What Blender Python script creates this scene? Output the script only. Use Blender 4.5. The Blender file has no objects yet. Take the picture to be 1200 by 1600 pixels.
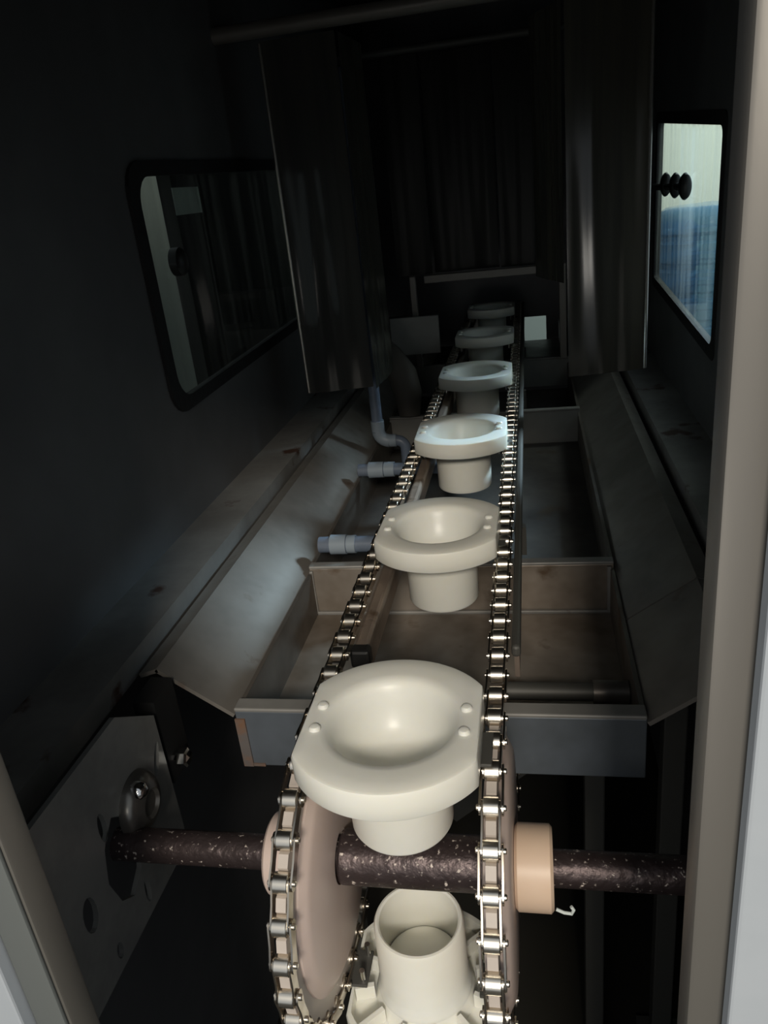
import bpy, bmesh, math, random
from mathutils import Vector, Matrix, noise
random.seed(7)
S = 0.349            # all lengths below are in units of 0.349 m (camera height over the chains)
SC = bpy.context.scene
COL = SC.collection
PI = math.pi

# ------------------------------------------------------------------ camera
cd = bpy.data.cameras.new('camera'); cam = bpy.data.objects.new('camera', cd); COL.objects.link(cam)
cd.sensor_fit = 'VERTICAL'; cd.sensor_height = 24.0; cd.lens = 24.0 * 1212 / 1600
cd.clip_start = 0.01; cd.clip_end = 60
r_ = Vector((0.98068, 0.16541, -0.10444)); u_ = Vector((0.03086, 0.39639, 0.91756)); b_ = Vector((0.19318, -0.90306, 0.38363))
M = Matrix((r_, u_, b_)).transposed().to_4x4(); M.translation = Vector((0, 0, 1)) * S
cam.matrix_world = M
SC.camera = cam

# ------------------------------------------------------------------ world, lights, exposure
w = bpy.data.worlds.new('world'); SC.world = w; w.use_nodes = True
bg = w.node_tree.nodes['Background']; bg.inputs[0].default_value = (0.86, 0.93, 1.0, 1); bg.inputs[1].default_value = 0.40
def area(name, loc, target, sx, sy, power, color, spread=PI):
    l = bpy.data.lights.new(name, 'AREA'); l.shape = 'RECTANGLE'; l.size = sx * S; l.size_y = sy * S
    l.energy = power; l.color = color; l.spread = spread
    o = bpy.data.objects.new(name, l); COL.objects.link(o); o.location = Vector(loc) * S
    o.rotation_euler = (Vector(target) - Vector(loc)).to_track_quat('-Z', 'Y').to_euler()
    return o
area('room_lamp', (0.75, -5.0, 3.98), (-0.3, 1.6, -0.2), 1.3, 1.05, 47.0, (1.0, 0.92, 0.80))
area('fill_before_opening', (-0.25, -0.55, 0.20), (-0.3, 1.6, -0.3), 0.45, 0.4, 0.45, (1.0, 0.95, 0.86))  # fill light added for roller highlights and front faces
area('hall_daylight', (2.6, 5.2, 2.3), (-0.25, 3.08, 0.0), 0.7, 0.7, 1.15, (0.66, 0.82, 1.0), 0.42)
area('hall_wall_fill', (3.0, 6.0, 3.4), (2.4, 9.0, 0.6), 2.0, 1.2, 20.0, (0.95, 1.0, 0.93))  # light added to brighten the wall and bottles outside the window
SC.view_settings.view_transform = 'Standard'; SC.view_settings.look = 'None'
SC.view_settings.gamma = 1; SC.view_settings.use_curve_mapping = False
SC.view_settings.exposure = 0.0

# ------------------------------------------------------------------ materials
def mat(name, col, rough=0.5, metal=0.0, col2=None, scale=6, detail=4, stretch=(1, 1, 1), lo=0.4, hi=0.62, bump=0.0, bscale=60,
        rvar=0.0, coat=0.0, sss=0.0, emit=None, spec=0.5, ior=1.45):
    m = bpy.data.materials.new(name); m.use_nodes = True; nt = m.node_tree; N = nt.nodes; L = nt.links
    p = N['Principled BSDF']; p.inputs['Base Color'].default_value = (*col, 1); p.inputs['Roughness'].default_value = rough
    p.inputs['Metallic'].default_value = metal; p.inputs['Coat Weight'].default_value = coat; p.inputs['IOR'].default_value = ior
    p.inputs['Specular IOR Level'].default_value = spec
    if sss: p.inputs['Subsurface Weight'].default_value = sss; p.inputs['Subsurface Radius'].default_value = (1, .8, .5); p.inputs['Subsurface Scale'].default_value = 0.006
    if emit: p.inputs['Emission Color'].default_value = (*emit[:3], 1); p.inputs['Emission Strength'].default_value = emit[3]
    tc = N.new('ShaderNodeTexCoord'); mp = N.new('ShaderNodeMapping'); mp.inputs['Scale'].default_value = stretch
    L.new(tc.outputs['Object'], mp.inputs[0])
    if col2:
        n = N.new('ShaderNodeTexNoise'); n.inputs['Scale'].default_value = scale; n.inputs['Detail'].default_value = detail; n.inputs['Roughness'].default_value = 0.65
        L.new(mp.outputs[0], n.inputs['Vector'])
        r = N.new('ShaderNodeValToRGB'); r.color_ramp.elements[0].position = lo; r.color_ramp.elements[1].position = hi
        r.color_ramp.elements[0].color = (*col, 1); r.color_ramp.elements[1].color = (*col2, 1)
        L.new(n.outputs['Fac'], r.inputs[0]); L.new(r.outputs[0], p.inputs['Base Color'])
        if rvar:
            mr = N.new('ShaderNodeMapRange'); mr.inputs[3].default_value = rough - rvar; mr.inputs[4].default_value = rough + rvar
            mr.inputs[1].default_value = 0.3; mr.inputs[2].default_value = 0.7
            L.new(n.outputs['Fac'], mr.inputs[0]); L.new(mr.outputs[0], p.inputs['Roughness'])
    if bump:
        n2 = N.new('ShaderNodeTexNoise'); n2.inputs['Scale'].default_value = bscale; n2.inputs['Detail'].default_value = 3
        L.new(mp.outputs[0], n2.inputs['Vector'])
        b = N.new('ShaderNodeBump'); b.inputs['Strength'].default_value = bump; b.inputs['Distance'].default_value = 0.002
        L.new(n2.outputs['Fac'], b.inputs['Height']); L.new(b.outputs[0], p.inputs['Normal'])
    return m

def rusty(name, col, rust, rough, metal, spots=14, thr=(0.62, 0.70), mott=None):
    """sheet steel with mottling and isolated rust spots"""
    m = mat(name, col, rough, metal, col2=mott or tuple(c * 0.72 for c in col), scale=7, rvar=0.08, bump=0.08, bscale=90)
    N = m.node_tree.nodes; L = m.node_tree.links; p = N['Principled BSDF']
    tc = [n for n in N if n.type == 'TEX_COORD'][0]
    n = N.new('ShaderNodeTexNoise'); n.inputs['Scale'].default_value = spots; n.inputs['Detail'].default_value = 5
    L.new(tc.outputs['Object'], n.inputs['Vector'])
    r = N.new('ShaderNodeValToRGB'); r.color_ramp.elements[0].position = thr[0]; r.color_ramp.elements[1].position = thr[1]
    r.color_ramp.elements[0].color = (0, 0, 0, 1); r.color_ramp.elements[1].color = (1, 1, 1, 1)
    L.new(n.outputs['Fac'], r.inputs[0])
    mx = N.new('ShaderNodeMix'); mx.data_type = 'RGBA'
    src = p.inputs['Base Color'].links[0].from_socket
    L.new(r.outputs[0], mx.inputs['Factor']); L.new(src, mx.inputs['A']); mx.inputs['B'].default_value = (*rust, 1)
    L.new(mx.outputs['Result'], p.inputs['Base Color'])
    inv = N.new('ShaderNodeMath'); inv.operation = 'MULTIPLY_ADD'; inv.inputs[1].default_value = -metal; inv.inputs[2].default_value = metal
    L.new(r.outputs[0], inv.inputs[0]); L.new(inv.outputs[0], p.inputs['Metallic'])
    return m

MT = {}
MT['wall'] = mat('dull_stainless_wall', (0.17, 0.172, 0.178), 0.5, 0.35, col2=(0.14, 0.142, 0.146), scale=3, rvar=0.06, bump=0.05, bscale=40)
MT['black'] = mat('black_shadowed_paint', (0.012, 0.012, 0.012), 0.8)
MT['ledge'] = rusty('ledge_steel', (0.36, 0.35, 0.33), (0.09, 0.045, 0.03), 0.5, 0.35, spots=16, thr=(0.635, 0.70))
MT['slope'] = rusty('slope_steel', (0.26, 0.24, 0.215), (0.11, 0.07, 0.05), 0.48, 0.35, spots=20, thr=(0.66, 0.76))
MT['tray'] = rusty('tray_steel', (0.34, 0.30, 0.26), (0.11, 0.07, 0.04), 0.42, 0.45, spots=22, thr=(0.6, 0.72), mott=(0.20, 0.165, 0.13))
MT['trayfront'] = rusty('tray_front_steel', (0.20, 0.23, 0.27), (0.20, 0.10, 0.05), 0.4, 0.5, spots=16, thr=(0.66, 0.76), mott=(0.14, 0.16, 0.18))
MT['rust'] = mat('orange_rust', (0.13, 0.115, 0.11), 0.85, 0.0, col2=(0.20, 0.10, 0.05), scale=22, bump=0.3)
MT['plate'] = mat('bearing_plate_steel', (0.32, 0.32, 0.30), 0.45, 0.4, col2=(0.24, 0.24, 0.23), scale=12, rvar=0.08, bump=0.05)
MT['chrome'] = mat('chrome', (0.75, 0.74, 0.72), 0.12, 1.0)
MT['link'] = mat('chain_steel', (0.62, 0.57, 0.50), 0.24, 1.0, col2=(0.50, 0.44, 0.36), scale=40, rvar=0.05)
MT['roller'] = mat('chain_roller_steel', (0.86, 0.80, 0.70), 0.27, 1.0)
MT['plastic'] = mat('cream_nylon', (0.84, 0.83, 0.76), 0.38, 0.0, col2=(0.80, 0.785, 0.70), scale=9, sss=0.25, bump=0.04, bscale=120, rvar=0.05)
MT['pink'] = mat('pinkish_nylon', (0.66, 0.54, 0.49), 0.4, 0.0, col2=(0.60, 0.47, 0.40), scale=5, sss=0.2, lo=.35, hi=.7)
MT['tooth'] = mat('sprocket_rim_nylon', (0.50, 0.44, 0.39), 0.45)
MT['shaft'] = rusty('rusted_shaft', (0.085, 0.065, 0.065), (0.62, 0.54, 0.48), 0.40, 0.6, spots=270, thr=(0.62, 0.71), mott=(0.05, 0.035, 0.035))
for n in MT['shaft'].node_tree.nodes:
    if n.type == 'BUMP': n.inputs['Strength'].default_value = 0.9
MT['pvc'] = mat('grey_blue_pvc', (0.17, 0.21, 0.28), 0.38, 0.0, col2=(0.13, 0.16, 0.21), scale=12)
MT['pvc2'] = mat('pale_pvc_coupling', (0.27, 0.32, 0.37), 0.4)
MT['rail'] = rusty('rail_steel', (0.34, 0.27, 0.22), (0.08, 0.05, 0.03), 0.4, 0.6, spots=30)
MT['frame'] = mat('frame_tube', (0.085, 0.083, 0.075), 0.55, 0.3)
MT['jamb'] = mat('brushed_door_jamb', (0.16, 0.15, 0.135), 0.45, 0.3, col2=(0.13, 0.125, 0.11), scale=5, stretch=(1, 1, 0.25), bump=0.04, bscale=150)
MT['panel'] = mat('pale_painted_panel', (0.40, 0.43, 0.46), 0.5, 0.0, col2=(0.37, 0.40, 0.43), scale=8, bump=0.03, bscale=200)
MT['lip'] = mat('jamb_front_tone', (0.13, 0.14, 0.135), 0.5, 0.1)  # lit tone of the upright's front face put into the colour
MT['edge'] = mat('curtain_edge_glint', (0.42, 0.41, 0.38), 0.25, 0.8)  # highlight streak along the curtain edges put into a pale metal
MT['rubber'] = mat('black_rubber', (0.012, 0.012, 0.013), 0.6, bump=0.4, bscale=80)
MT['blackplastic'] = mat('black_plastic', (0.01, 0.01, 0.01), 0.4)
MT['paper'] = mat('pale_paper', (0.62, 0.68, 0.66), 0.8)
MT['outwall'] = mat('outside_pale_wall', (0.80, 0.84, 0.74), 0.9, col2=(0.72, 0.77, 0.69), scale=1.2, stretch=(3, 3, 0.3), lo=.3, hi=.7)
MT['greyplate'] = mat('pale_grey_plate', (0.34, 0.33, 0.31), 0.6, 0.1, col2=(0.24, 0.24, 0.22), scale=4)
MT['pane_glint'] = mat('pane_glint_pale', (0.62, 0.68, 0.66), 0.8); MT['pane_glint'].node_tree.nodes['Principled BSDF'].inputs['Transmission Weight'].default_value = 0.8
MT['greenflap'] = mat('pale_green_board', (0.35, 0.42, 0.40), 0.7)
MT['floor'] = mat('floor_shade_dark', (0.02, 0.02, 0.018), 0.6, col2=(0.03, 0.028, 0.022), scale=2)  # low albedo paints in the blackness under the machine

def curtain_mat():
    m = mat('smoky_pvc_curtain', (0.036, 0.037, 0.036), 0.13, 0.0, col2=(0.05, 0.05, 0.046), scale=2.5, stretch=(14, 14, 0.5), rvar=0.05, spec=0.4)
    return m
MT['curtain'] = curtain_mat()
MT['curtain2'] = mat('smoky_pvc_curtain_pale', (0.050, 0.050, 0.043), 0.17, 0.0, col2=(0.07, 0.067, 0.052), scale=2.5, stretch=(14, 14, 0.5), rvar=0.05, spec=0.6)

def glass_mat(name, tint, dirt, dirtcol):
    m = bpy.data.materials.new(name); m.use_nodes = True; nt = m.node_tree; N = nt.nodes; L = nt.links
    N.clear(); out = N.new('ShaderNodeOutputMaterial')
    tr = N.new('ShaderNodeBsdfTransparent'); tr.inputs[0].default_value = (*tint, 1)
    gl = N.new('ShaderNodeBsdfGlossy'); gl.inputs['Roughness'].default_value = 0.03; gl.inputs[0].default_value = (1, 1, 1, 1)
    fr = N.new('ShaderNodeFresnel'); fr.inputs[0].default_value = 1.45
    fr.inputs[0].default_value = 1.25; ge = N.new('ShaderNodeNewGeometry'); sb = N.new('ShaderNodeMath'); sb.operation = 'SUBTRACT'; sb.inputs[0].default_value = 1; L.new(ge.outputs['Backfacing'], sb.inputs[1])
    ml = N.new('ShaderNodeMath'); ml.operation = 'MULTIPLY'; L.new(fr.outputs[0], ml.inputs[0]); L.new(sb.outputs[0], ml.inputs[1])
    mx = N.new('ShaderNodeMixShader'); L.new(ml.outputs[0], mx.inputs[0]); L.new(tr.outputs[0], mx.inputs[1]); L.new(gl.outputs[0], mx.inputs[2])
    df = N.new('ShaderNodeBsdfDiffuse'); df.inputs[0].default_value = (*dirtcol, 1)
    tl = N.new('ShaderNodeBsdfTranslucent'); tl.inputs[0].default_value = (*dirtcol, 1)
    ad = N.new('ShaderNodeMixShader'); L.new(df.outputs[0], ad.inputs[1]); L.new(tl.outputs[0], ad.inputs[2])
    tc = N.new('ShaderNodeTexCoord'); mp = N.new('ShaderNodeMapping'); mp.inputs['Scale'].default_value = (12, 12, 0.6)
    ns = N.new('ShaderNodeTexNoise'); ns.inputs['Scale'].default_value = 4; ns.inputs['Detail'].default_value = 6
    L.new(tc.outputs['Object'], mp.inputs[0]); L.new(mp.outputs[0], ns.inputs['Vector'])
    mr = N.new('ShaderNodeMapRange'); mr.inputs[1].default_value = .42; mr.inputs[2].default_value = .75; mr.inputs[4].default_value = dirt
    L.new(ns.outputs['Fac'], mr.inputs[0])
    m2 = N.new('ShaderNodeMixShader'); L.new(mr.outputs[0], m2.inputs[0]); L.new(mx.outputs[0], m2.inputs[1]); L.new(ad.outputs[0], m2.inputs[2])
    L.new(m2.outputs[0], out.inputs[0]); return m
MT['glass'] = glass_mat('dirty_window_glass', (0.92, 0.97, 0.96), 0.2, (0.55, 0.62, 0.58))
MT['glass2'] = glass_mat('smoky_window_glass', (0.62, 0.655, 0.635), 0.12, (0.35, 0.36, 0.34))
def bottle_mat():
    m = bpy.data.materials.new('blue_polycarbonate'); m.use_nodes = True; nt = m.node_tree; N = nt.nodes; L = nt.links
    p = N['Principled BSDF']; p.inputs['Base Color'].default_value = (0.14, 0.30, 0.48, 1); p.inputs['Roughness'].default_value = 0.08
    tr = N.new('ShaderNodeBsdfTransparent'); tr.inputs[0].default_value = (0.52, 0.72, 0.86, 1)
    mx = N.new('ShaderNodeMixShader'); lw = N.new('ShaderNodeLayerWeight'); lw.inputs[0].default_value = 0.35
    mr = N.new('ShaderNodeMapRange'); mr.inputs[3].default_value = 0.42; mr.inputs[4].default_value = 0.95
    L.new(lw.outputs['Facing'], mr.inputs[0]); L.new(mr.outputs[0], mx.inputs[0]); L.new(tr.outputs[0], mx.inputs[1]); L.new(p.outputs[0], mx.inputs[2])
    L.new(mx.outputs[0], N['Material Output'].inputs[0]); return m
MT['bottle'] = bottle_mat()
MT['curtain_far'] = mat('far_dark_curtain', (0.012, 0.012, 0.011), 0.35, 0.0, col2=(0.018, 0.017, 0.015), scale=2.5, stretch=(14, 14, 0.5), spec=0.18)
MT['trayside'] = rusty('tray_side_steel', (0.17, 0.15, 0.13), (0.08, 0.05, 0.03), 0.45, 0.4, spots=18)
MT['trayshade'] = rusty('tray_floor_shade', (0.12, 0.11, 0.10), (0.06, 0.045, 0.03), 0.5, 0.4, spots=12, mott=(0.07, 0.065, 0.06))  # darker tray steel; shade in the rear troughs put into the colour
MT['hubnylon'] = mat('tan_nylon_hub', (0.72, 0.56, 0.43), 0.4, 0.0, col2=(0.64, 0.46, 0.33), scale=6, sss=0.15, lo=.35, hi=.7)
MT['plate2'] = mat('dull_cast_housing', (0.22, 0.21, 0.19), 0.28, 0.7, col2=(0.14, 0.13, 0.12), scale=20)
MT['innerframe'] = mat('dim_frame_steel', (0.22, 0.20, 0.18), 0.5, 0.3)
MT['bootmat'] = mat('dim_hose', (0.09, 0.08, 0.07), .6)

# ------------------------------------------------------------------ mesh helpers (world coordinates in units of S)
class B:
    def __init__(s): s.v = []; s.f = []
    def add(s, vs, fs):
        o = len(s.v); s.v += [Vector(p) for p in vs]; s.f += [[i + o for i in f] for f in fs]; return s
    def box(s, x0, x1, y0, y1, z0, z1, bev=0.0):
        bm = bmesh.new(); bmesh.ops.create_cube(bm, size=1)
        for v in bm.verts: v.co = Vector(((x0 + x1) / 2 + v.co.x * (x1 - x0), (y0 + y1) / 2 + v.co.y * (y1 - y0), (z0 + z1) / 2 + v.co.z * (z1 - z0)))
        if bev: bmesh.ops.bevel(bm, geom=bm.edges[:], offset=bev, segments=2, affect='EDGES', profile=0.5)
        bm.verts.index_update(); s.add([v.co.copy() for v in bm.verts], [[v.index for v in f.verts] for f in bm.faces]); bm.free(); return s
    def bar(s, a, b, w, h, up=(0, 0, 1)):
        a = Vector(a); b = Vector(b); d = (b - a).normalized(); x = d.cross(Vector(up)).normalized(); z = x.cross(d)
        vs = [p + x * sx * w / 2 + z * sz * h / 2 for p in (a, b) for sx, sz in ((-1, -1), (1, -1), (1, 1), (-1, 1))]
        return s.add(vs, [(0, 1, 2, 3), (7, 6, 5, 4), (0, 4, 5, 1), (1, 5, 6, 2), (2, 6, 7, 3), (3, 7, 4, 0)])
    def lathe(s, c, axis, prof, n=32, closed=False, rf=None):
        """prof: list of (t along axis, r); open profile starting/ending at r=0 closes itself"""
        c = Vector(c); ax = Vector(axis).normalized()
        x = Vector((1, 0, 0)) if abs(ax.x) < .9 else Vector((0, 1, 0)); x = (x - ax * x.dot(ax)).normalized(); y = ax.cross(x)
        vs = []; fs = []; rows = []
        for t, r in prof:
            if r < 1e-6: rows.append([len(vs)]); vs.append(c + ax * t)
            else:
                row = []
                for k in range(n):
                    a = 2 * PI * k / n; rr = rf(a, r) if rf else r
                    row.append(len(vs)); vs.append(c + ax * t + (x * math.cos(a) + y * math.sin(a)) * rr)
                rows.append(row)
        pairs = list(zip(rows, rows[1:])) + ([(rows[-1], rows[0])] if closed else [])
        for A, Bq in pairs:
            for k in range(n):
                q = [A[k % len(A)], A[(k + 1) % len(A)], Bq[(k + 1) % len(Bq)], Bq[k % len(Bq)]]
                u = []
                [u.append(i) for i in q if i not in u]
                if len(u) > 2: fs.append(u)
        return s.add(vs, fs)
    def tube(s, pts, r, n=14, cap=True):
        pts = [Vector(p) for p in pts]; vs = []; fs = []; px = None
        for i, p in enumerate(pts):
            d = (pts[min(i + 1, len(pts) - 1)] - pts[max(i - 1, 0)]).normalized()
            if px is None: px = d.orthogonal().normalized()
            px = (px - d * px.dot(d)).normalized(); py = d.cross(px)
            rr = r[i] if isinstance(r, (list, tuple)) else r
            vs += [p + (px * math.cos(2 * PI * k / n) + py * math.sin(2 * PI * k / n)) * rr for k in range(n)]
        for i in range(len(pts) - 1):
            for k in range(n): fs.append((i * n + k, i * n + (k + 1) % n, (i + 1) * n + (k + 1) % n, (i + 1) * n + k))
        if cap: fs.append(tuple(range(n))[::-1]); fs.append(tuple((len(pts) - 1) * n + k for k in range(n)))
        return s.add(vs, fs)
    def plate(s, outer, holes, mapf, thick):
        """2D outline with holes, triangulated and extruded; mapf((a,b), t)->xyz"""
        bm = bmesh.new()
        for loop in [outer] + holes:
            vv = [bm.verts.new((a, b, 0)) for a, b in loop]
            for i in range(len(vv)): bm.edges.new((vv[i], vv[(i + 1) % len(vv)]))
        bmesh.ops.triangle_fill(bm, use_beauty=True, use_dissolve=False, edges=bm.edges[:])
        bm.verts.index_update(); P = [(v.co.x, v.co.y) for v in bm.verts]; T = [[v.index for v in f.verts] for f in bm.faces]; bm.free()
        n = len(P); vs = [mapf(p, 0) for p in P] + [mapf(p, thick) for p in P]
        fs = T + [[i + n for i in reversed(t)] for t in T]; o = 0
        for loop in [outer] + holes:
            m = len(loop)
            for i in range(m): fs.append((o + i, o + (i + 1) % m, n + o + (i + 1) % m, n + o + i))
            o += m
        return s.add(vs, fs)
    def build(s, name, m, parent=None, smooth=False, origin=None, bev=0.0):
        me = bpy.data.meshes.new(name)
        if parent is not None: org = ORG.get(parent.name, Vector((0, 0, 0)))
        elif origin is not None: org = Vector(origin)
        else:
            org = Vector((sum(v.x for v in s.v) / len(s.v), sum(v.y for v in s.v) / len(s.v), min(v.z for v in s.v)))
        me.from_pydata([tuple((v - org) * S) for v in s.v], [], s.f); me.update()
        bm = bmesh.new(); bm.from_mesh(me); bmesh.ops.recalc_face_normals(bm, faces=bm.faces[:]); bm.to_mesh(me); bm.free()
        me.materials.append(m if not isinstance(m, str) else MT[m])
        o = bpy.data.objects.new(name, me); COL.objects.link(o)
        if parent is not None: o.parent = parent
        else: o.location = org * S
        ORG[o.name] = org
        if bev:
            md = o.modifiers.new('bevel', 'BEVEL'); md.width = bev * S; md.segments = 2; md.limit_method = 'ANGLE'
        if smooth:
            for p in me.polygons: p.use_smooth = True
            me.set_sharp_from_angle(angle=math.radians(smooth if smooth is not True else 35))
        return o
ORG = {}
def thing(name, label, cat, loc, group=None, kind=None):
    o = bpy.data.objects.new(name, None); COL.objects.link(o); o.location = Vector(loc) * S; o.empty_display_size = 0.02
    ORG[o.name] = Vector(loc); tag(o, label, cat, group, kind); return o
def tag(o, label=None, cat=None, group=None, kind=None):
    if label: o['label'] = label
    if cat: o['category'] = cat
    if group: o['group'] = group
    if kind: o['kind'] = kind
    return o
def struct(name, b, m, label=None, parent=None, **k):
    o = b.build(name, m, parent, **k)
    if parent is None: o['kind'] = 'structure'
    if label: o['label'] = label; 
    return o
def copy_tree(o, parent=None):
    c = o.copy(); COL.objects.link(c); c.parent = parent
    for ch in list(o.children): copy_tree(ch, c)
    return c

CX = -0.286                    # machine centre line
XL, XR = -0.475, -0.0975       # the two chains
WL, WR = -1.286, 0.714         # enclosure walls
YF, YB = 0.75, 7.4
ZT, ZF = 2.25, -2.6

# ------------------------------------------------------------------ the setting
def yz(x, dx):
    return lambda p, t: (x + dx * (t / 1.0), p[0], p[1])
def rrect(y0, y1, z0, z1, r, slope=0.0, n=5):
    pts = []
    for cx, cz, a0 in ((y1 - r, z1 - r, 0), (y0 + r, z1 - r, 90), (y0 + r, z0 + r, 180), (y1 - r, z0 + r, 270)):
        for k in range(n + 1):
            a = math.radians(a0 + 90 * k / n); y = cx + r * math.cos(a); z = cz + r * math.sin(a)
            pts.append((y, z + slope * (y - y0)))
    return pts
RW = rrect(3.31, 4.90, 0.262, 1.09, 0.04, 0.055)
LW = rrect(2.62, 4.45, 0.345, 1.13, 0.10, 0.015)
b = B().plate([(YF, ZF), (YB, ZF), (YB, ZT), (YF, ZT)], [RW], yz(WR, 1), 0.03); struct('wall_right', b, 'wall', 'dull dark stainless side wall right of the conveyor, with a window')
b = B().plate([(YF, ZF), (YB, ZF), (YB, ZT), (YF, ZT)], [LW], yz(WL, -1), 0.03); struct('wall_left', b, 'wall', 'dull dark grey stainless side wall left of the conveyor')
struct('ceiling', B().box(WL - .05, WR + .05, YF, YB + .05, ZT, ZT + .04), 'wall', 'dark ceiling of the washing machine')
struct('floor', B().box(-6, 6, -6, 12, ZF - .05, ZF), 'floor', 'floor under the machine, coloured dark for the shade there')
# back wall with the far exit opening
b = B().plate([(WL, ZF), (WR, ZF), (WR, ZT), (WL, ZT)], [[(-0.06, -0.47), (0.135, -0.47), (0.135, -0.20), (-0.06, -0.20)]],
              lambda p, t: (p[0], 7.2 + t, p[1]), 0.03)
struct('wall_back', b, 'wall', 'dark far end wall with a small bright opening')
# outside light surfaces
struct('wall_outside', B().box(0.9, 5.0, 9.0, 9.1, ZF, 3.2), 'outwall', 'pale wall of the hall outside the right window')

def window(idx, outline, x, dx, glass, label):
    n = len(outline); cy = sum(p[0] for p in outline) / n; cz = sum(p[1] for p in outline) / n
    big = [(cy + (p[0] - cy) * 1.06 , cz + (p[1] - cz) * 1.10) for p in outline]
    small = [(cy + (p[0] - cy) * 0.985, cz + (p[1] - cz) * 0.975) for p in outline]
    t = thing('window_%d' % idx, None, None, (x, cy, min(p[1] for p in big)), kind='structure'); t['label'] = label
    B().plate(big, [small], lambda p, q: (x + dx * q, p[0], p[1]), 1.0).build('window_gasket', 'rubber', t)
    B().plate(outline, [], lambda p, q: (x + dx * .4 - dx * q, p[0], p[1]), 0.15).build('window_pane', glass, t)
    return t
wr = window(1, RW, WR - 0.004, 0.03, 'glass', 'window with dirty streaked glass in the right wall')
wl = window(2, LW, WL + 0.012, -0.03, 'glass2', 'dark window with black rubber gasket in the left wall')

# front door frame and panels (the opening the photograph is taken through)
def jamb(x0, x1, label, name):
    return struct(name, B().box(x0, x1, 0.70, 0.755, ZF, ZT + .1, bev=0.006), 'jamb', label, smooth=40)
jamb(-0.795, -0.74, 'brushed metal upright of the door frame, left side', 'trim_1')
jamb(0.167, 0.212, 'brushed metal upright of the door frame, right side', 'trim_2')
struct('trim_4', B().box(-0.797, -0.744, 0.692, 0.70, ZF, ZT + .1, bev=0.003), 'lip', 'strip added to set off the lit front of the left door upright', smooth=40)  # added strip; gives the upright's front its own lit tone
struct('trim_3', B().box(-0.795, 0.212, 0.70, 0.755, 1.22, 1.27, bev=0.006), 'jamb', 'head of the door frame above the opening')
struct('wall_front_left', B().box(-2.2, -0.80, 0.672, 0.70, ZF, ZT + .1, bev=0.004), 'panel', 'pale front panel left of the door frame')
struct('wall_front_right', B().box(0.208, 1.7, 0.672, 0.70, ZF, ZT + .1, bev=0.004), 'panel', 'pale front panel right of the door frame')
struct('wall_front_top', B().box(-0.80, 0.215, 0.70, 0.75, 1.26, ZT + .1), 'panel', 'front panel above the opening')
struct('wall_front_left_liner', B().box(WL, -0.795, 0.705, 0.75, ZF, ZT), 'wall', 'dark inside of the left front panel')
struct('wall_front_right_liner', B().box(0.212, WR, 0.705, 0.75, ZF, ZT), 'wall', 'dark inside of the right front panel')

# ------------------------------------------------------------------ ledges, slopes, troughs
def strip(profile, y0, y1, th=0.012):
    """bent sheet: profile list of (x,z) extruded along y with thickness"""
    b = B()
    for (xa, za), (xb, zb) in zip(profile, profile[1:]):
        d = Vector((xb - xa, 0, zb - za)).normalized(); nrm = Vector((d.z, 0, -d.x))
        if nrm.z > 0 : nrm = -nrm
        if abs(nrm.z) < 1e-6: nrm = Vector((math.copysign(1, (xa + xb) / 2 - CX), 0, 0))
        vs = []
        for y in (y0, y1):
            for x, z in ((xa, za), (xb, zb)):
                vs += [Vector((x, y, z)), Vector((x, y, z)) + nrm * th]
        b.add(vs, [(0, 2, 3, 1), (4, 5, 7, 6), (0, 4, 6, 2), (1, 3, 7, 5), (0, 1, 5, 4), (2, 6, 7, 3)])
    return b
def mx(x): return 2 * CX - x
o = strip([(WL, -0.095), (-1.10, -0.10), (-1.10, -0.16), (-1.16, -0.16)], YF + .01, 7.15).build('side_ledge', 'ledge')
tag(o, 'long grey folded steel ledge with rust spots along the left wall', 'ledge')
o = strip([(WR, -0.095), (mx(-1.10), -0.10), (mx(-1.10), -0.16), (mx(-1.16), -0.16)], YF + .01, 7.15).build('side_ledge', 'ledge')
tag(o, 'dark folded steel ledge along the right wall below the window', 'ledge')
def slope(sx, y0, y1, label, cat='panel'):
    f = (lambda x: x) if sx < 0 else mx
    o = strip([(f(-1.075), -0.145), (f(-1.02), -0.127), (f(-0.822), -0.272)], y0, y1).build('drip_panel', 'slope')
    tag(o, label, cat); return o
slope(-1, 1.62, 7.1, 'sloping grey steel drip panel with brown stains left of the troughs')
slope(1, 1.62, 2.095, 'short near sloping steel drip panel right of the front trough')
slope(1, 2.103, 7.1, 'long dark sloping steel drip panel beyond the seam, right of the troughs')
TL, TR = -0.822, 0.250
def trough(y0, y1, zt, zb, label, fmat, lip=0.035, flr='tray'):
    t = thing('wash_trough', label, 'trough', (CX, (y0 + y1) / 2, zb))
    B().box(TL, TR, y0, y0 + .014, zb, zt, bev=.003).build('front_panel', fmat, t)
    B().box(TL, TR, y0 - .004, y0 + lip, zt, zt + .012, bev=.004).build('top_lip', 'ledge', t)
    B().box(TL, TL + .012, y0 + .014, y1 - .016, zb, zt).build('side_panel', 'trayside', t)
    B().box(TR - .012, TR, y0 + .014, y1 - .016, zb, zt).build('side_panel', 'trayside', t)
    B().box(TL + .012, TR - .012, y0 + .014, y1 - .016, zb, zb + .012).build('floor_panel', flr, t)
    return t
t1 = trough(1.62, 2.43, -0.262, -0.445, 'nearest steel wash trough with bluish front plate and rusty left corner', 'trayfront', lip=0.045)
B().box(TL - .002, TL + .026, 1.614, 1.6195, -0.445, -0.285).build('rusty_edge', 'rust', t1)
B().box(TL + .026, TL + .060, 1.616, 1.6195, -0.445, -0.436).build('rusty_edge', 'rust', t1)
t2 = trough(2.43, 4.28, -0.250, -0.43, 'second steel wash trough, pale brown plate with welded corners under the second cup', 'tray', flr='trayshade')
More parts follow.
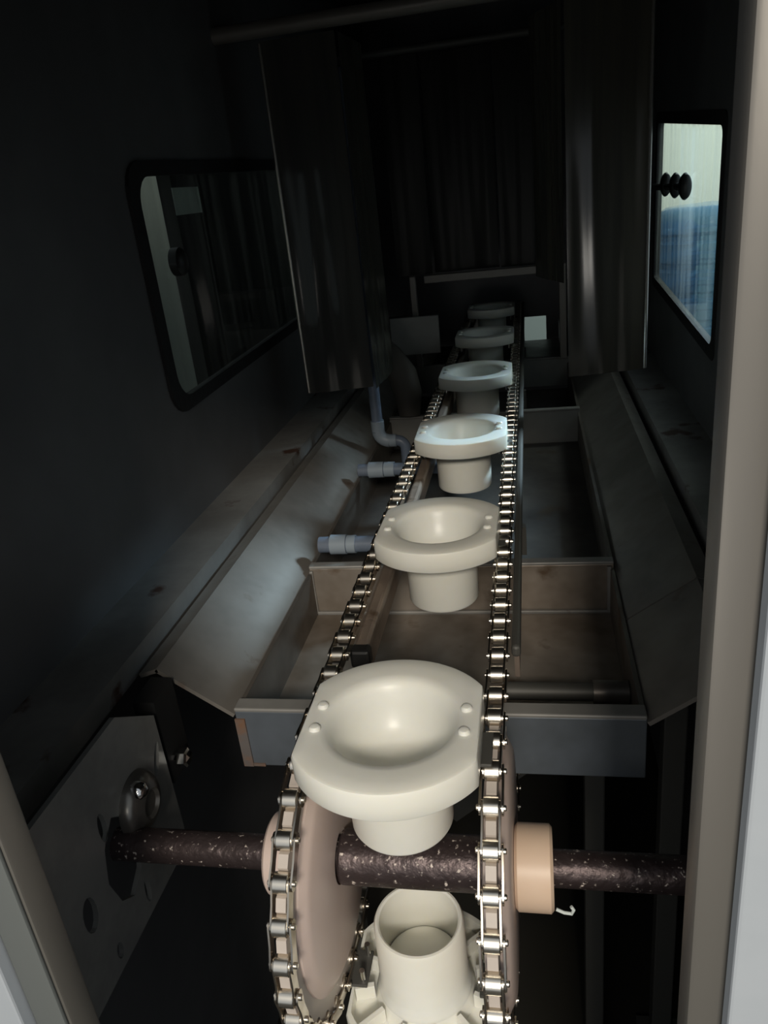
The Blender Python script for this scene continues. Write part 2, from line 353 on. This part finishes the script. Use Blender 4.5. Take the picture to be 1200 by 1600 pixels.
for x0, x1, z0, z1 in ((TL + .002, TL + .014, -.43, -.255), (TR - .022, TR - .008, -.43, -.255), (TL, TR, -.438, -.424)):
    B().box(x0, x1, 2.418, 2.43, z0, z1, bev=.003).build('weld_bead', 'ledge', t2)
t3 = trough(4.28, 5.47, -0.240, -0.43, 'third wash trough, narrow grey plate under the third cup', 'greyplate', flr='trayshade')
t4 = trough(5.47, 7.1, -0.21, -0.40, 'farthest wash trough in the dark beyond the curtains', 'greyplate', flr='trayshade')

# machine frame under the troughs
for x0, x1, y, lab in ((0.135, 0.205, 2.2, 'dark square frame leg below the front trough, right of the hub'), (0.42, 0.50, 2.35, 'dark frame leg at the right wall below the drip panel'),
                  (-0.82, -0.76, 2.2, 'dark square frame leg below the front trough, left of the sprocket')):
    o = thing('support_post', lab, 'leg', ((x0 + x1) / 2, y, ZF))
    zt = -0.45 if x0 < .3 else -.18
    B().box(x0, x1, y, y + .08, ZF + .03, zt, bev=.006).build('post_tube', 'frame', o)
    B().box(x0 - .05, x1 + .05, y - .04, y + .12, ZF, ZF + .03, bev=.004).build('foot_plate', 'frame', o)
o = B().bar((-0.35, 2.16, -1.10), (0.14, 2.16, -0.66), 0.05, 0.09).build('frame_brace', 'frame'); tag(o, 'dim diagonal brace behind the right sprocket hub', 'brace')

# ------------------------------------------------------------------ sprockets, shaft, chains
SY, SZ, SR = 1.230, -0.344, 0.325
PITCH = 0.0728
def sprocket(x, side, label):
    """side +1: disc face towards +x; hub length on given side"""
    t = thing('sprocket', label, 'sprocket', (x, SY, SZ - SR))
    n = 28
    prof = []
    ph = PI / 2
    for k in range(n):
        a = ph + (k + .5) * 2 * PI / n
        # each tooth sits between two rollers
        for da, rr in ((-.5, SR - .024), (-.36, SR - .022), (-.27, SR - .008), (-.16, SR + .004), (.16, SR + .004), (.27, SR - .008), (.36, SR - .022)):
            prof.append((SY + rr * math.cos(a + da * 2 * PI / n), SZ + rr * math.sin(a + da * 2 * PI / n)))
    bore = [(SY + .09 * math.cos(-2 * PI * k / 24), SZ + .09 * math.sin(-2 * PI * k / 24)) for k in range(24)]
    B().plate(prof, [bore], lambda p, q: (x - .0095 + .019 * q, p[0], p[1]), 1.0).build('toothed_rim', 'tooth', t)
    r = 0.268
    B().lathe((x, SY, SZ), (1, 0, 0), [(-.022, .058), (-.022, r - .03), (-.018, r), (.014, r + .002), (.024, r - .016), (.030, r - .030), (.029, .058)], n=72, closed=True).build('disc', 'pink', t, smooth=30)
    if side > 0: a, c = .030, .108
    else: a, c = -.128, -.022
    B().lathe((x, SY, SZ), (1, 0, 0), [(a, .042), (a, .080), (a + .006, .087), (c - .006, .087), (c, .080), (c, .042)], n=48, closed=True).build('hub', 'pink' if side < 0 else 'hubnylon', t, smooth=30)
    return t
sprocket(XL, -1, 'pinkish nylon sprocket disc inside the left chain loop')
sprocket(XR, 1, 'pinkish nylon sprocket with tan hub inside the right chain loop')
t = thing('drive_shaft', 'rusty dark horizontal shaft with shiny flecks through both sprockets', 'shaft', (CX, SY, SZ - .057))
B().lathe((0, SY, SZ), (1, 0, 0), [(-.985, 0), (-.985, .038), (-.4, .038), (.40, .038), (.40, 0)], n=40).build('shaft_rod', 'shaft', t, smooth=30)
B().lathe((0, SY, SZ), (1, 0, 0), [(-.443, .0385), (-.443, .055), (-.438, .058), (-.131, .058), (-.127, .055), (-.127, .0385)], n=48, closed=True).build('spacer_sleeve', 'shaft', t, smooth=30)
o = B().tube([(.014, SY - .05, SZ - .060), (.03, SY - .052, SZ - .066), (.045, SY - .055, SZ - .064), (.049, SY - .056, SZ - .052), (.044, SY - .055, SZ - .044)], .0035, 8).build('wire_end', 'paper', smooth=True)
tag(o, 'small pale curled wire end beside the tan hub under the shaft', 'wire')

# chain path: joints
def chain_joints():
    out = []
    ny = 76
    # top run, from the far end towards the camera, ending at the top of the sprocket
    top = SZ + SR
    for k in range(ny, 0, -1):
        y = SY + k * PITCH; z = top * math.exp(-((y - SY) / .5) ** 2)
        out.append((y, z))
    for k in range(0, 15):
        a = PI / 2 + k * 2 * PI / 28; out.append((SY + SR * math.cos(a), SZ + SR * math.sin(a)))
    for k in range(1, 22): out.append((SY + k * PITCH, SZ - SR))
    return out
J = chain_joints()
def plate_mesh(x, th, h, ln, waist):
    """figure-eight link plate in the yz plane, centred on origin, length ln between joints"""
    pts = []
    for k in range(9):
        a = -PI / 2 + PI * k / 8; pts.append((ln / 2 + h / 2 * math.cos(a), h / 2 * math.sin(a)))
    pts.append((0, waist / 2))
    for k in range(9):
        a = PI / 2 + PI * k / 8; pts.append((-ln / 2 + h / 2 * math.cos(a), h / 2 * math.sin(a)))
    pts.append((0, -waist / 2))
    n = len(pts); vs = [(x, p[0], p[1]) for p in pts] + [(x + th, p[0], p[1]) for p in pts]
    fs = [tuple(range(n)), tuple(range(2 * n - 1, n - 1, -1))] + [(i, (i + 1) % n, n + (i + 1) % n, n + i) for i in range(n)]
    return vs, fs
def mesh_of(b, name, m, sm=40):
    me = bpy.data.meshes.new(name); me.from_pydata([tuple(v * S) for v in b.v], [], b.f); me.update()
    bm = bmesh.new(); bm.from_mesh(me); bmesh.ops.recalc_face_normals(bm, faces=bm.faces[:]); bm.to_mesh(me); bm.free()
    me.materials.append(MT[m])
    for p in me.polygons: p.use_smooth = True
    me.set_sharp_from_angle(angle=math.radians(sm)); return me
inner = B(); inner.add(*plate_mesh(-.0175, .0035, .030, PITCH, .024)); inner.add(*plate_mesh(.014, .0035, .030, PITCH, .024))
outer = B(); outer.add(*plate_mesh(-.0225, .0035, .028, PITCH, .021)); outer.add(*plate_mesh(.019, .0035, .028, PITCH, .021))
ME_IN = mesh_of(inner, 'inner_link', 'link'); ME_OUT = mesh_of(outer, 'outer_link', 'link')
ME_ROL = mesh_of(B().lathe((0, 0, 0), (1, 0, 0), [(-.0142, .008), (-.0142, .0185), (-.013, .0198), (.013, .0198), (.0142, .0185), (.0142, .008)], n=20, closed=True), 'roller', 'roller')
ME_PIN = mesh_of(B().lathe((0, 0, 0), (1, 0, 0), [(-.0275, 0), (-.0275, .004), (-.026, .0058), (.026, .0058), (.0275, .004), (.0275, 0)], n=12), 'pin', 'roller')
def chain(x, label):
    t = thing('roller_chain', label, 'chain', (x, SY, SZ - SR))
    base = Vector((x, SY, SZ - SR))
    def child(me, name, loc, parent, rot=0.0):
        o = bpy.data.objects.new(name, me); COL.objects.link(o); o.parent = parent; o.location = loc; o.rotation_euler = (rot, 0, 0); return o
    for i in range(len(J) - 1):
        a = Vector((x, *J[i])); c = Vector((x, *J[i + 1])); mid = (a + c) / 2 - base; d = c - a
        ang = math.atan2(d.z, d.y)
        inn = i % 2 == 0
        l = child(ME_IN if inn else ME_OUT, 'inner_link' if inn else 'outer_link', mid * S, t, ang)
        for s in (-1, 1):
            child(ME_ROL if inn else ME_PIN, 'roller' if inn else 'pin', Vector((0, s * PITCH / 2, 0)) * S, l)
    return t
chain(XL, 'left steel roller chain running over the left sprocket')
chain(XR, 'right steel roller chain running over the right sprocket')

# chain guide rails
def rail(x0, x1, lab, blk=True, m='rail'):
    t = thing('guide_rail', lab, 'rail', ((x0 + x1) / 2, 1.6, -.09))
    B().box(x0, x1, 1.585, 7.0, -.062, -.030, bev=.008).build('top_bar', m, t)
    B().box((x0 + x1) / 2 - .006, (x0 + x1) / 2 + .006, 1.62, 7.0, -.14, -.062).build('web', 'rail', t)
    if blk: B().box(x0 - .006, x1 + .008, 1.56, 1.60, -.080, -.030, bev=.008).build('end_block', 'blackplastic', t)
    for y in (2.437, 4.287, 5.477): B().box((x0 + x1) / 2 - .02, (x0 + x1) / 2 + .02, y + .045, y + .085, -.235, -.13).build('support', 'frame', t)
rail(XL + .020, XL + .056, 'brown steel guide rail beside the left chain with black end block')
rail(XR + .028, XR + .050, 'dark steel guide rail on the outer side of the right chain', False, 'frame')

# ------------------------------------------------------------------ bottle-neck cups
FL_R, FL_W = 0.1975, 0.166
def rf_out(a, r):
    if r <= 0.141: return r
    c = max(abs(math.cos(a)), 1e-6); out = min(FL_R, FL_W / c)
    return .141 + (r - .141) * (out - .141) / (FL_R - .141)
def cup_proto():
    t = thing('bottle_cup', 'x', 'cup', (0, 0, 0), 'cream plastic cups carried between the chains')
    prof = [(-.052, 0), (-.0515, .03), (-.049, .055), (-.040, .074), (-.024, .087), (-.004, .097), (.015, .105), (.032, .1105), (.044, .116), (.053, .122), (.058, .130), (.060, .141), (.060, .165), (.060, .191),
            (.058, .1955), (.053, .1975), (.030, .1975), (.003, .1975), (.000, .1955), (.000, .185), (.038, .184), (.038, .160), (.038, .118), (.012, .1105), (-.01, .101), (-.035, .0880), (-.050, .0872), (-.059, .083), (-.063, .074), (-.064, .04), (-.064, 0)]
    B().lathe((0, 0, 0), (0, 0, 1), prof, n=120, rf=rf_out).build('flange', 'plastic', t, smooth=38)
    prof = [(.006, .1085), (-.004, .1075), (-.014, .1035), (-.03, .1022), (-.178, .1005), (-.185, .097), (-.186, .092), (-.183, .088), (-.05, .0875), (-.012, .1005), (.006, .1045)]
    B().lathe((0, 0, 0), (0, 0, 1), prof, n=64, closed=True).build('tube', 'plastic', t, smooth=35)
    for k in range(12):
        a = PI * 2 * (k + .5) / 12; ro = rf_out(a, .1975) - .008
        B().bar((.119 * math.cos(a), .119 * math.sin(a), .019), (ro * math.cos(a), ro * math.sin(a), .019), .011, .040).build('rib', 'plastic', t)
    for sx in (-1, 1):
        for y in (-.035, .032):
            p = B().lathe((sx * .139, y, .059), (0, 0, 1), [(0, .0115), (.004, .0112), (.0075, .008), (.009, 0)], n=20).build('peg', 'plastic', t, smooth=True)
            B().lathe((sx * .139, y, 0), (0, 0, 1), [(.038, 0), (.038, .0065), (-.045, .0065), (-.045, 0)], n=14).build('bolt', 'chrome', t, smooth=True)
        B().box(sx * .128 - .0 if sx > 0 else -.185, .185 if sx > 0 else -.128, -.045, .045, -.012, -.004, bev=.002).build('bracket', 'frame', t)
    return t
proto = cup_proto()
CUPS = [(1.18, 1.0, 1.02, 'nearest cream plastic cup, largest, above the shaft'),
        (2.080, .016, 1.05, 'second cream plastic cup, hanging over the pale trough plate'),
        (3.02, .016, 1.09, 'third plastic cup, bluish white, beside the grey elbow pipe'),
        (4.04, .016, 1.12, 'fourth plastic cup, dim, just in front of the curtains'),
        (5.00, .035, 1.09, 'fifth plastic cup, very dim, between the curtains'),
        (5.95, .05, 1.03, 'farthest plastic cup, barely visible under the dark beam')]
for i, (y, z, sc, lab) in enumerate(CUPS):
    o = proto if i == 0 else copy_tree(proto)
    if i == 0: z = .012
    o.location = Vector((CX + .003 - (sc - 1) * .06, y, z)) * S; o['label'] = lab; o.scale = (sc, sc, 1)
    o.rotation_euler = (0, 0, math.radians((0, -1.0, .8, 0, 0, 0)[i]))
o = copy_tree(proto); o.location = Vector((CX + .000, 1.210, -.682)) * S; o.rotation_euler = (PI, 0, 0); o.scale = (1, 1, 1)
o['label'] = 'upside-down cream plastic cup on the return run below the shaft, tube opening upward'

# ------------------------------------------------------------------ bearing plate at the left
def circ2(cy, cz, r, n=20, sy=1.0, sz=1.0, rot=0.0):
    out = []
    for k in range(n):
        a = -2 * PI * k / n; y, z = r * sy * math.cos(a), r * sz * math.sin(a)
        out.append((cy + y * math.cos(rot) - z * math.sin(rot), cz + y * math.sin(rot) + z * math.cos(rot)))
    return out
t = thing('bearing_plate', 'dull grey steel bearing plate with cut-outs holding the left shaft end', 'plate', (-.96, 1.2, -.58))
outline = [(.80, -.045), (1.31, -.045), (1.462, -.156), (1.466, -.57), (1.455, -.58), (.80, -.58)]
hol = [[(1.20, -.235), (1.255, -.28), (1.285, -.36), (1.25, -.44), (1.20, -.475), (1.155, -.44), (1.13, -.36), (1.15, -.28)][::-1], circ2(1.425, -.262, .05, 14, .25, .9, -.5), circ2(1.165, -.285 + .055, .03, 12, .5, 1.3),
       circ2(1.05, -.36, .035, 14, .7, 1.3), circ2(1.25, -.515, .035, 14, .35, 1.0), circ2(1.10, -.53, .025, 12, .5, .9)]
B().plate(outline, hol, lambda p, q: (-.972 + .012 * q, p[0], p[1]), 1.0).build('plate_sheet', 'plate', t)
B().box(-1.0, -.96, .80, .83, -.58, -.045).build('folded_edge', 'plate', t)
t = thing('bearing_housing', 'rounded shiny bearing housing on the left plate above the shaft end', 'bearing', (-.94, 1.29, -.33))
B().lathe((-.965, 1.30, -.285), (1, 0, 0), [(.005, .078), (.022, .076), (.034, .066), (.044, .050), (.048, .036), (.040, .030), (.036, 0)], n=36).build('housing_cap', 'plate2', t, smooth=40)
B().lathe((-.93, 1.285, -.235), (1, 0, 0), [(-.03, .024), (.0, .024), (.012, .018), (.018, .008), (.019, 0)], n=20).build('cap_nut', 'chrome', t, smooth=True)
t = thing('hex_bolt', 'small shiny bolt beyond the edge of the bearing plate', 'bolt', (-.95, 1.52, -.36))
B().lathe((-.97, 1.515, -.333), (1, 0, 0), [(0, .012), (.02, .012), (.02, .026), (.040, .026), (.045, .020), (.047, 0)], n=6).build('bolt_head', 'chrome', t)
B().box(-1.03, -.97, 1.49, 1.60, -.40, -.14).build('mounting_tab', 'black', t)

# ------------------------------------------------------------------ PVC pipes
def pipe(pts, r, coups, label, name='water_pipe'):
    c = pts[0]; t = thing(name, label, 'pipe', c)
    B().tube(pts, r, 20).build('pipe_run', 'pvc', t, smooth=True)
    for a, d, rr in coups:
        B().tube([a, d], rr, 20).build('coupling', 'pvc2', t, smooth=True)
    return t
pipe([(-.80, 2.53, -.20), (-.35, 2.53, -.20)], .030, [((-.755, 2.53, -.20), (-.695, 2.53, -.20), .037), ((-.692, 2.53, -.20), (-.66, 2.53, -.20), .034)],
     'grey-blue plastic spray pipe with pale coupling just behind the second trough plate')
pipe([(-.81, 3.33, -.20), (-.30, 3.33, -.20)], .029, [((-.76, 3.33, -.20), (-.69, 3.33, -.20), .037), ((-.686, 3.33, -.20), (-.64, 3.33, -.20), .035)],
     'grey-blue plastic spray pipe under the third cup, below the elbow pipe')
def arc(c, r, a0, a1, n=6):
    return [(c[0] + r * math.cos(math.radians(a0 + (a1 - a0) * k / n)), c[1], c[2] + r * math.sin(math.radians(a0 + (a1 - a0) * k / n))) for k in range(n + 1)]
PX, PY, PZ = -.790, 3.78, -.205
pts = [(PX, PY, 1.5), (PX, PY, .10), (PX, PY, PZ + .06)] + arc((PX + .055, PY, PZ + .055), .055, 180, 270) + [(-.70, PY, PZ)] + arc((-.70, PY, PZ - .045), .045, 90, 0) + [(-.655, PY, -.408)]
t = pipe(pts, .028, [((PX, PY, PZ + .11), (PX, PY, PZ + .055), .034), ((-.735, PY, PZ), (-.70, PY, PZ), .033)], 'grey-blue plastic pipe coming down beside the left curtain and bending to the right')
B().tube(arc((PX + .055, PY, PZ + .055), .055, 180, 270), .034, 20).build('elbow', 'pvc2', t, smooth=True)
t = thing('spray_pipe', 'dark round pipe lying in the nearest trough at the right', 'pipe', (0, 1.80, -.42))
B().tube([(-.10, 1.87, -.365), (.236, 1.87, -.365)], .026, 20).build('pipe_run', 'frame', t, smooth=True)
B().tube([(.14, 1.87, -.365), (.236, 1.87, -.365)], .034, 20).build('coupling', 'trayside', t, smooth=True)

# ------------------------------------------------------------------ plastic curtains
def curtain(path, z0, z1, label, m, amp=0.005, slant=0.0, group=None, seed=0):
    """path: list of (x,y) along the top; hanging sheet with soft vertical folds and thickness"""
    P = [Vector((x, y, 0)) for x, y in path]; fine = []
    for a, c in zip(P, P[1:]):
        n = max(3, int((c - a).length / .012))
        for k in range(n): fine.append(a.lerp(c, k / n))
    fine.append(P[-1])
    rows = 24; vs = []; fs = []; th = .006
    for j in range(rows + 1):
        z = z0 + (z1 - z0) * j / rows
        for i, p in enumerate(fine):
            d = (fine[min(i + 1, len(fine) - 1)] - fine[max(i - 1, 0)]).normalized(); nr = Vector((d.y, -d.x, 0))
            s = i * .012
            w_ = amp * 3.0 * (noise.noise(Vector((s * 5.5 + seed * 7, z * .55, seed))) + .35 * noise.noise(Vector((s * 17 + seed * 3, z * .9, seed + 5))))
            q = p + nr * w_; zz = z + slant * (p.x - fine[0].x) * (1 - j / rows)
            vs.append((q.x + (z - z0) * 0.0, q.y, zz))
    n = len(fine); N0 = len(vs)
    for v in list(vs[:N0]): vs.append((v[0], v[1] + th, v[2]))
    for j in range(rows):
        for i in range(n - 1):
            a = j * n + i; fs += [(a, a + 1, a + n + 1, a + n), (N0 + a, N0 + a + n, N0 + a + n + 1, N0 + a + 1)]
    for i in range(n - 1): fs += [(i, N0 + i, N0 + i + 1, i + 1), (rows * n + i, rows * n + i + 1, N0 + rows * n + i + 1, N0 + rows * n + i)]
    for j in range(rows): a = j * n; fs += [(a, a + n, N0 + a + n, N0 + a), (a + n - 1, N0 + a + n - 1, N0 + a + 2 * n - 1, a + 2 * n - 1)]
    o = B().add(vs, fs).build('curtain_strip', m, smooth=60)
    tag(o, label, 'curtain', group); return o
lc = curtain([(-1.086, 3.65), (-.762, 3.65)], .100, 1.62, 'left smoky plastic curtain strip, glossy, its foot level with the pipe', 'curtain', slant=.05, seed=1)
curtain([(-.750, 3.665), (-.728, 4.05)], .10, 1.62, 'narrow edge-on smoky curtain strip behind the vertical pipe', 'curtain2', seed=2, amp=.004)
rc = curtain([(.165, 3.65), (.500, 3.65)], .103, 1.62, 'right smoky plastic curtain strip, broad and pale, beside the window', 'curtain2', slant=.05, seed=3.3)
for cc, xe in ((lc, -1.088), (rc, .502)):
    B().tube([(xe, 3.65, .105 + (0 if xe < 0 else .018)), (xe, 3.65, 1.61)], .008, 10).build('edge_glint', 'edge', cc, smooth=True)  # bright tubes added along the curtain edges for the highlight streaks
curtain([(.030, 4.05), (.155, 3.70)], .52, 1.62, 'short brownish curtain strip left of the broad right curtain', 'curtain2', seed=4, amp=.004)
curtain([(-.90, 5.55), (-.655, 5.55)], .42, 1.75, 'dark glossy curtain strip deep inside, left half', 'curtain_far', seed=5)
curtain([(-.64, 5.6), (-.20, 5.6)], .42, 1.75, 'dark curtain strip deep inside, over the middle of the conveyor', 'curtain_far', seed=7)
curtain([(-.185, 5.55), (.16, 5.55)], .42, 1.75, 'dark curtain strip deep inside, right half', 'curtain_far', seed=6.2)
o = B().tube([(WL, 3.66, 1.665), (WR, 3.66, 1.665)], .032, 20).build('curtain_rail', 'jamb', smooth=True); tag(o, 'dim round steel rail across the top holding the near curtains', 'rail')
o = B().tube([(WL, 5.57, 1.78), (WR, 5.57, 1.78)], .025, 16).build('curtain_rail', 'frame', smooth=True); tag(o, 'dark rail deep inside holding the far curtains', 'rail')

# deep interior pieces
t = thing('inner_frame', 'dim steel portal frame around the far end of the conveyor', 'frame', (CX, 5.46, -.2))
B().box(-.70, .235, 5.40, 5.45, .375, .425, bev=.004).build('cross_beam', 'innerframe', t)
B().box(.190, .235, 5.40, 5.45, -.20, .375, bev=.004).build('upright', 'innerframe', t)
B().box(-.80, -.76, 5.40, 5.45, -.20, .425, bev=.004).build('upright', 'innerframe', t)
o = B().box(-.93, -.60, 5.20, 5.23, -.06, .19, bev=.006).build('splash_plate', 'greyplate'); tag(o, 'pale grey rectangular splash plate left of the fifth cup', 'plate')
t = thing('rubber_boot', 'dim dark bulging hose boot between the left curtain and the splash plate', 'hose', (-.78, 4.3, -.15))
B().tube([(-.86, 4.5, .16), (-.80, 4.42, .09), (-.73, 4.35, 0), (-.70, 4.3, -.10), (-.70, 4.28, -.22)], [.05, .075, .085, .08, .06], 20).build('hose_body', 'bootmat', t, smooth=True)

# ------------------------------------------------------------------ window fittings and what stands outside
t = thing('window_latch', 'black three-lobed knob latch at the far side of the right window', 'latch', (WR - .02, 4.4, .80))
for y in (4.46, 4.18, 3.93):
    B().lathe((WR - .02, y, .865), (0, 1, 0), [(-.05, 0), (-.05, .03), (-.04, .050), (0, .058), (.04, .050), (.05, .03), (.05, 0)], n=20).build('knob_lobe', 'blackplastic', t, smooth=50)
B().tube([(WR - .02, 3.91, .865), (WR - .02, 4.95, .845)], .017, 10).build('latch_rod', 'blackplastic', t, smooth=True)
for o in t.children:
    if o.name.startswith('knob_lobe'):
        for v in o.data.vertices: v.co.x *= 0.45
t = thing('window_latch', 'round black latch knob on the near side of the dark left window', 'latch', (WL + .03, 2.80, .80))
B().lathe((WL + .010, 2.805, .83), (1, 0, 0), [(0, .05), (.03, .05), (.04, .04), (.045, 0)], n=24).build('knob_lobe', 'blackplastic', t, smooth=40)
# left outside: added black backdrop, pale strip, card standing in for a pane reflection
struct('wall_backdrop', B().box(-2.0, -1.92, 4.38, 8.5, ZF, 2.0), 'black', 'black backdrop board added behind the left window')  # board added to keep the view through the left window dark
struct('wall_hall_far', B().box(-1.6, 0.85, 9.6, 9.7, ZF, 2.0), 'greenflap', 'pale green-grey wall beyond the far opening')
struct('wall_hall_left', B().box(-3.4, -3.3, 2.0, 9.0, ZF, 2.2), 'outwall', 'pale hall wall far behind the left window')
o = B().box(-1.345, -1.34, 3.06, 3.32, .985, 1.085).build('pane_glint_card', 'pane_glint'); tag(o, 'small pale card added as a reflection at the top of the left window', 'pane_glint')  # card added for a bright reflection in the pane

def bottle(c, label, seed=0, flip=True):
    """five-gallon water bottle; flip = base up"""
    prof = [(0, 0), (.015, .20), (.02, .30), (.06, .36), (.10, .378)]
    z = .14
    for k in range(4):
        prof += [(z, .385), (z + .05, .385), (z + .07, .360), (z + .10, .360), (z + .12, .385)]; z += .20
    prof += [(.96, .385), (1.02, .375), (1.10, .33), (1.18, .24), (1.24, .14), (1.27, .085), (1.36, .080), (1.36, 0)]
    h = 1.36; s = -1 if flip else 1
    t = thing('water_bottle', label, 'bottle', (c[0], c[1], c[2]), 'blue water bottles stacked outside the window')
    z0 = c[2] + (h if flip else 0)
    B().lathe((c[0], c[1], z0), (0, 0, s), prof[:-2], n=40).build('bottle_body', 'bottle', t, smooth=40)
    B().lathe((c[0], c[1], z0), (0, 0, s), [(1.27, .086), (1.27, .092), (1.36, .088), (1.375, .07), (1.375, 0)], n=24).build('bottle_cap', 'pvc2', t, smooth=40)
    return t
bottle((1.31, 6.45, -.70), 'large blue water bottle standing base-up outside the right window')
bottle((1.05, 7.35, -.85), 'blue water bottle at the far side, half hidden behind the large base-up one')
bottle((1.32, 6.40, -2.12), 'blue water bottle underneath the large base-up one', flip=False)
bottle((2.12, 6.9, -.78), 'blue water bottle to the right of the large base-up one')
o = B().box(1.0, 2.6, 6.0, 7.8, -2.16, -2.12, bev=.01).build('pallet_board', 'greenflap'); tag(o, 'low board under the blue bottles outside', 'board')
o['label'] = 'low board under the blue water bottles outside the right window'
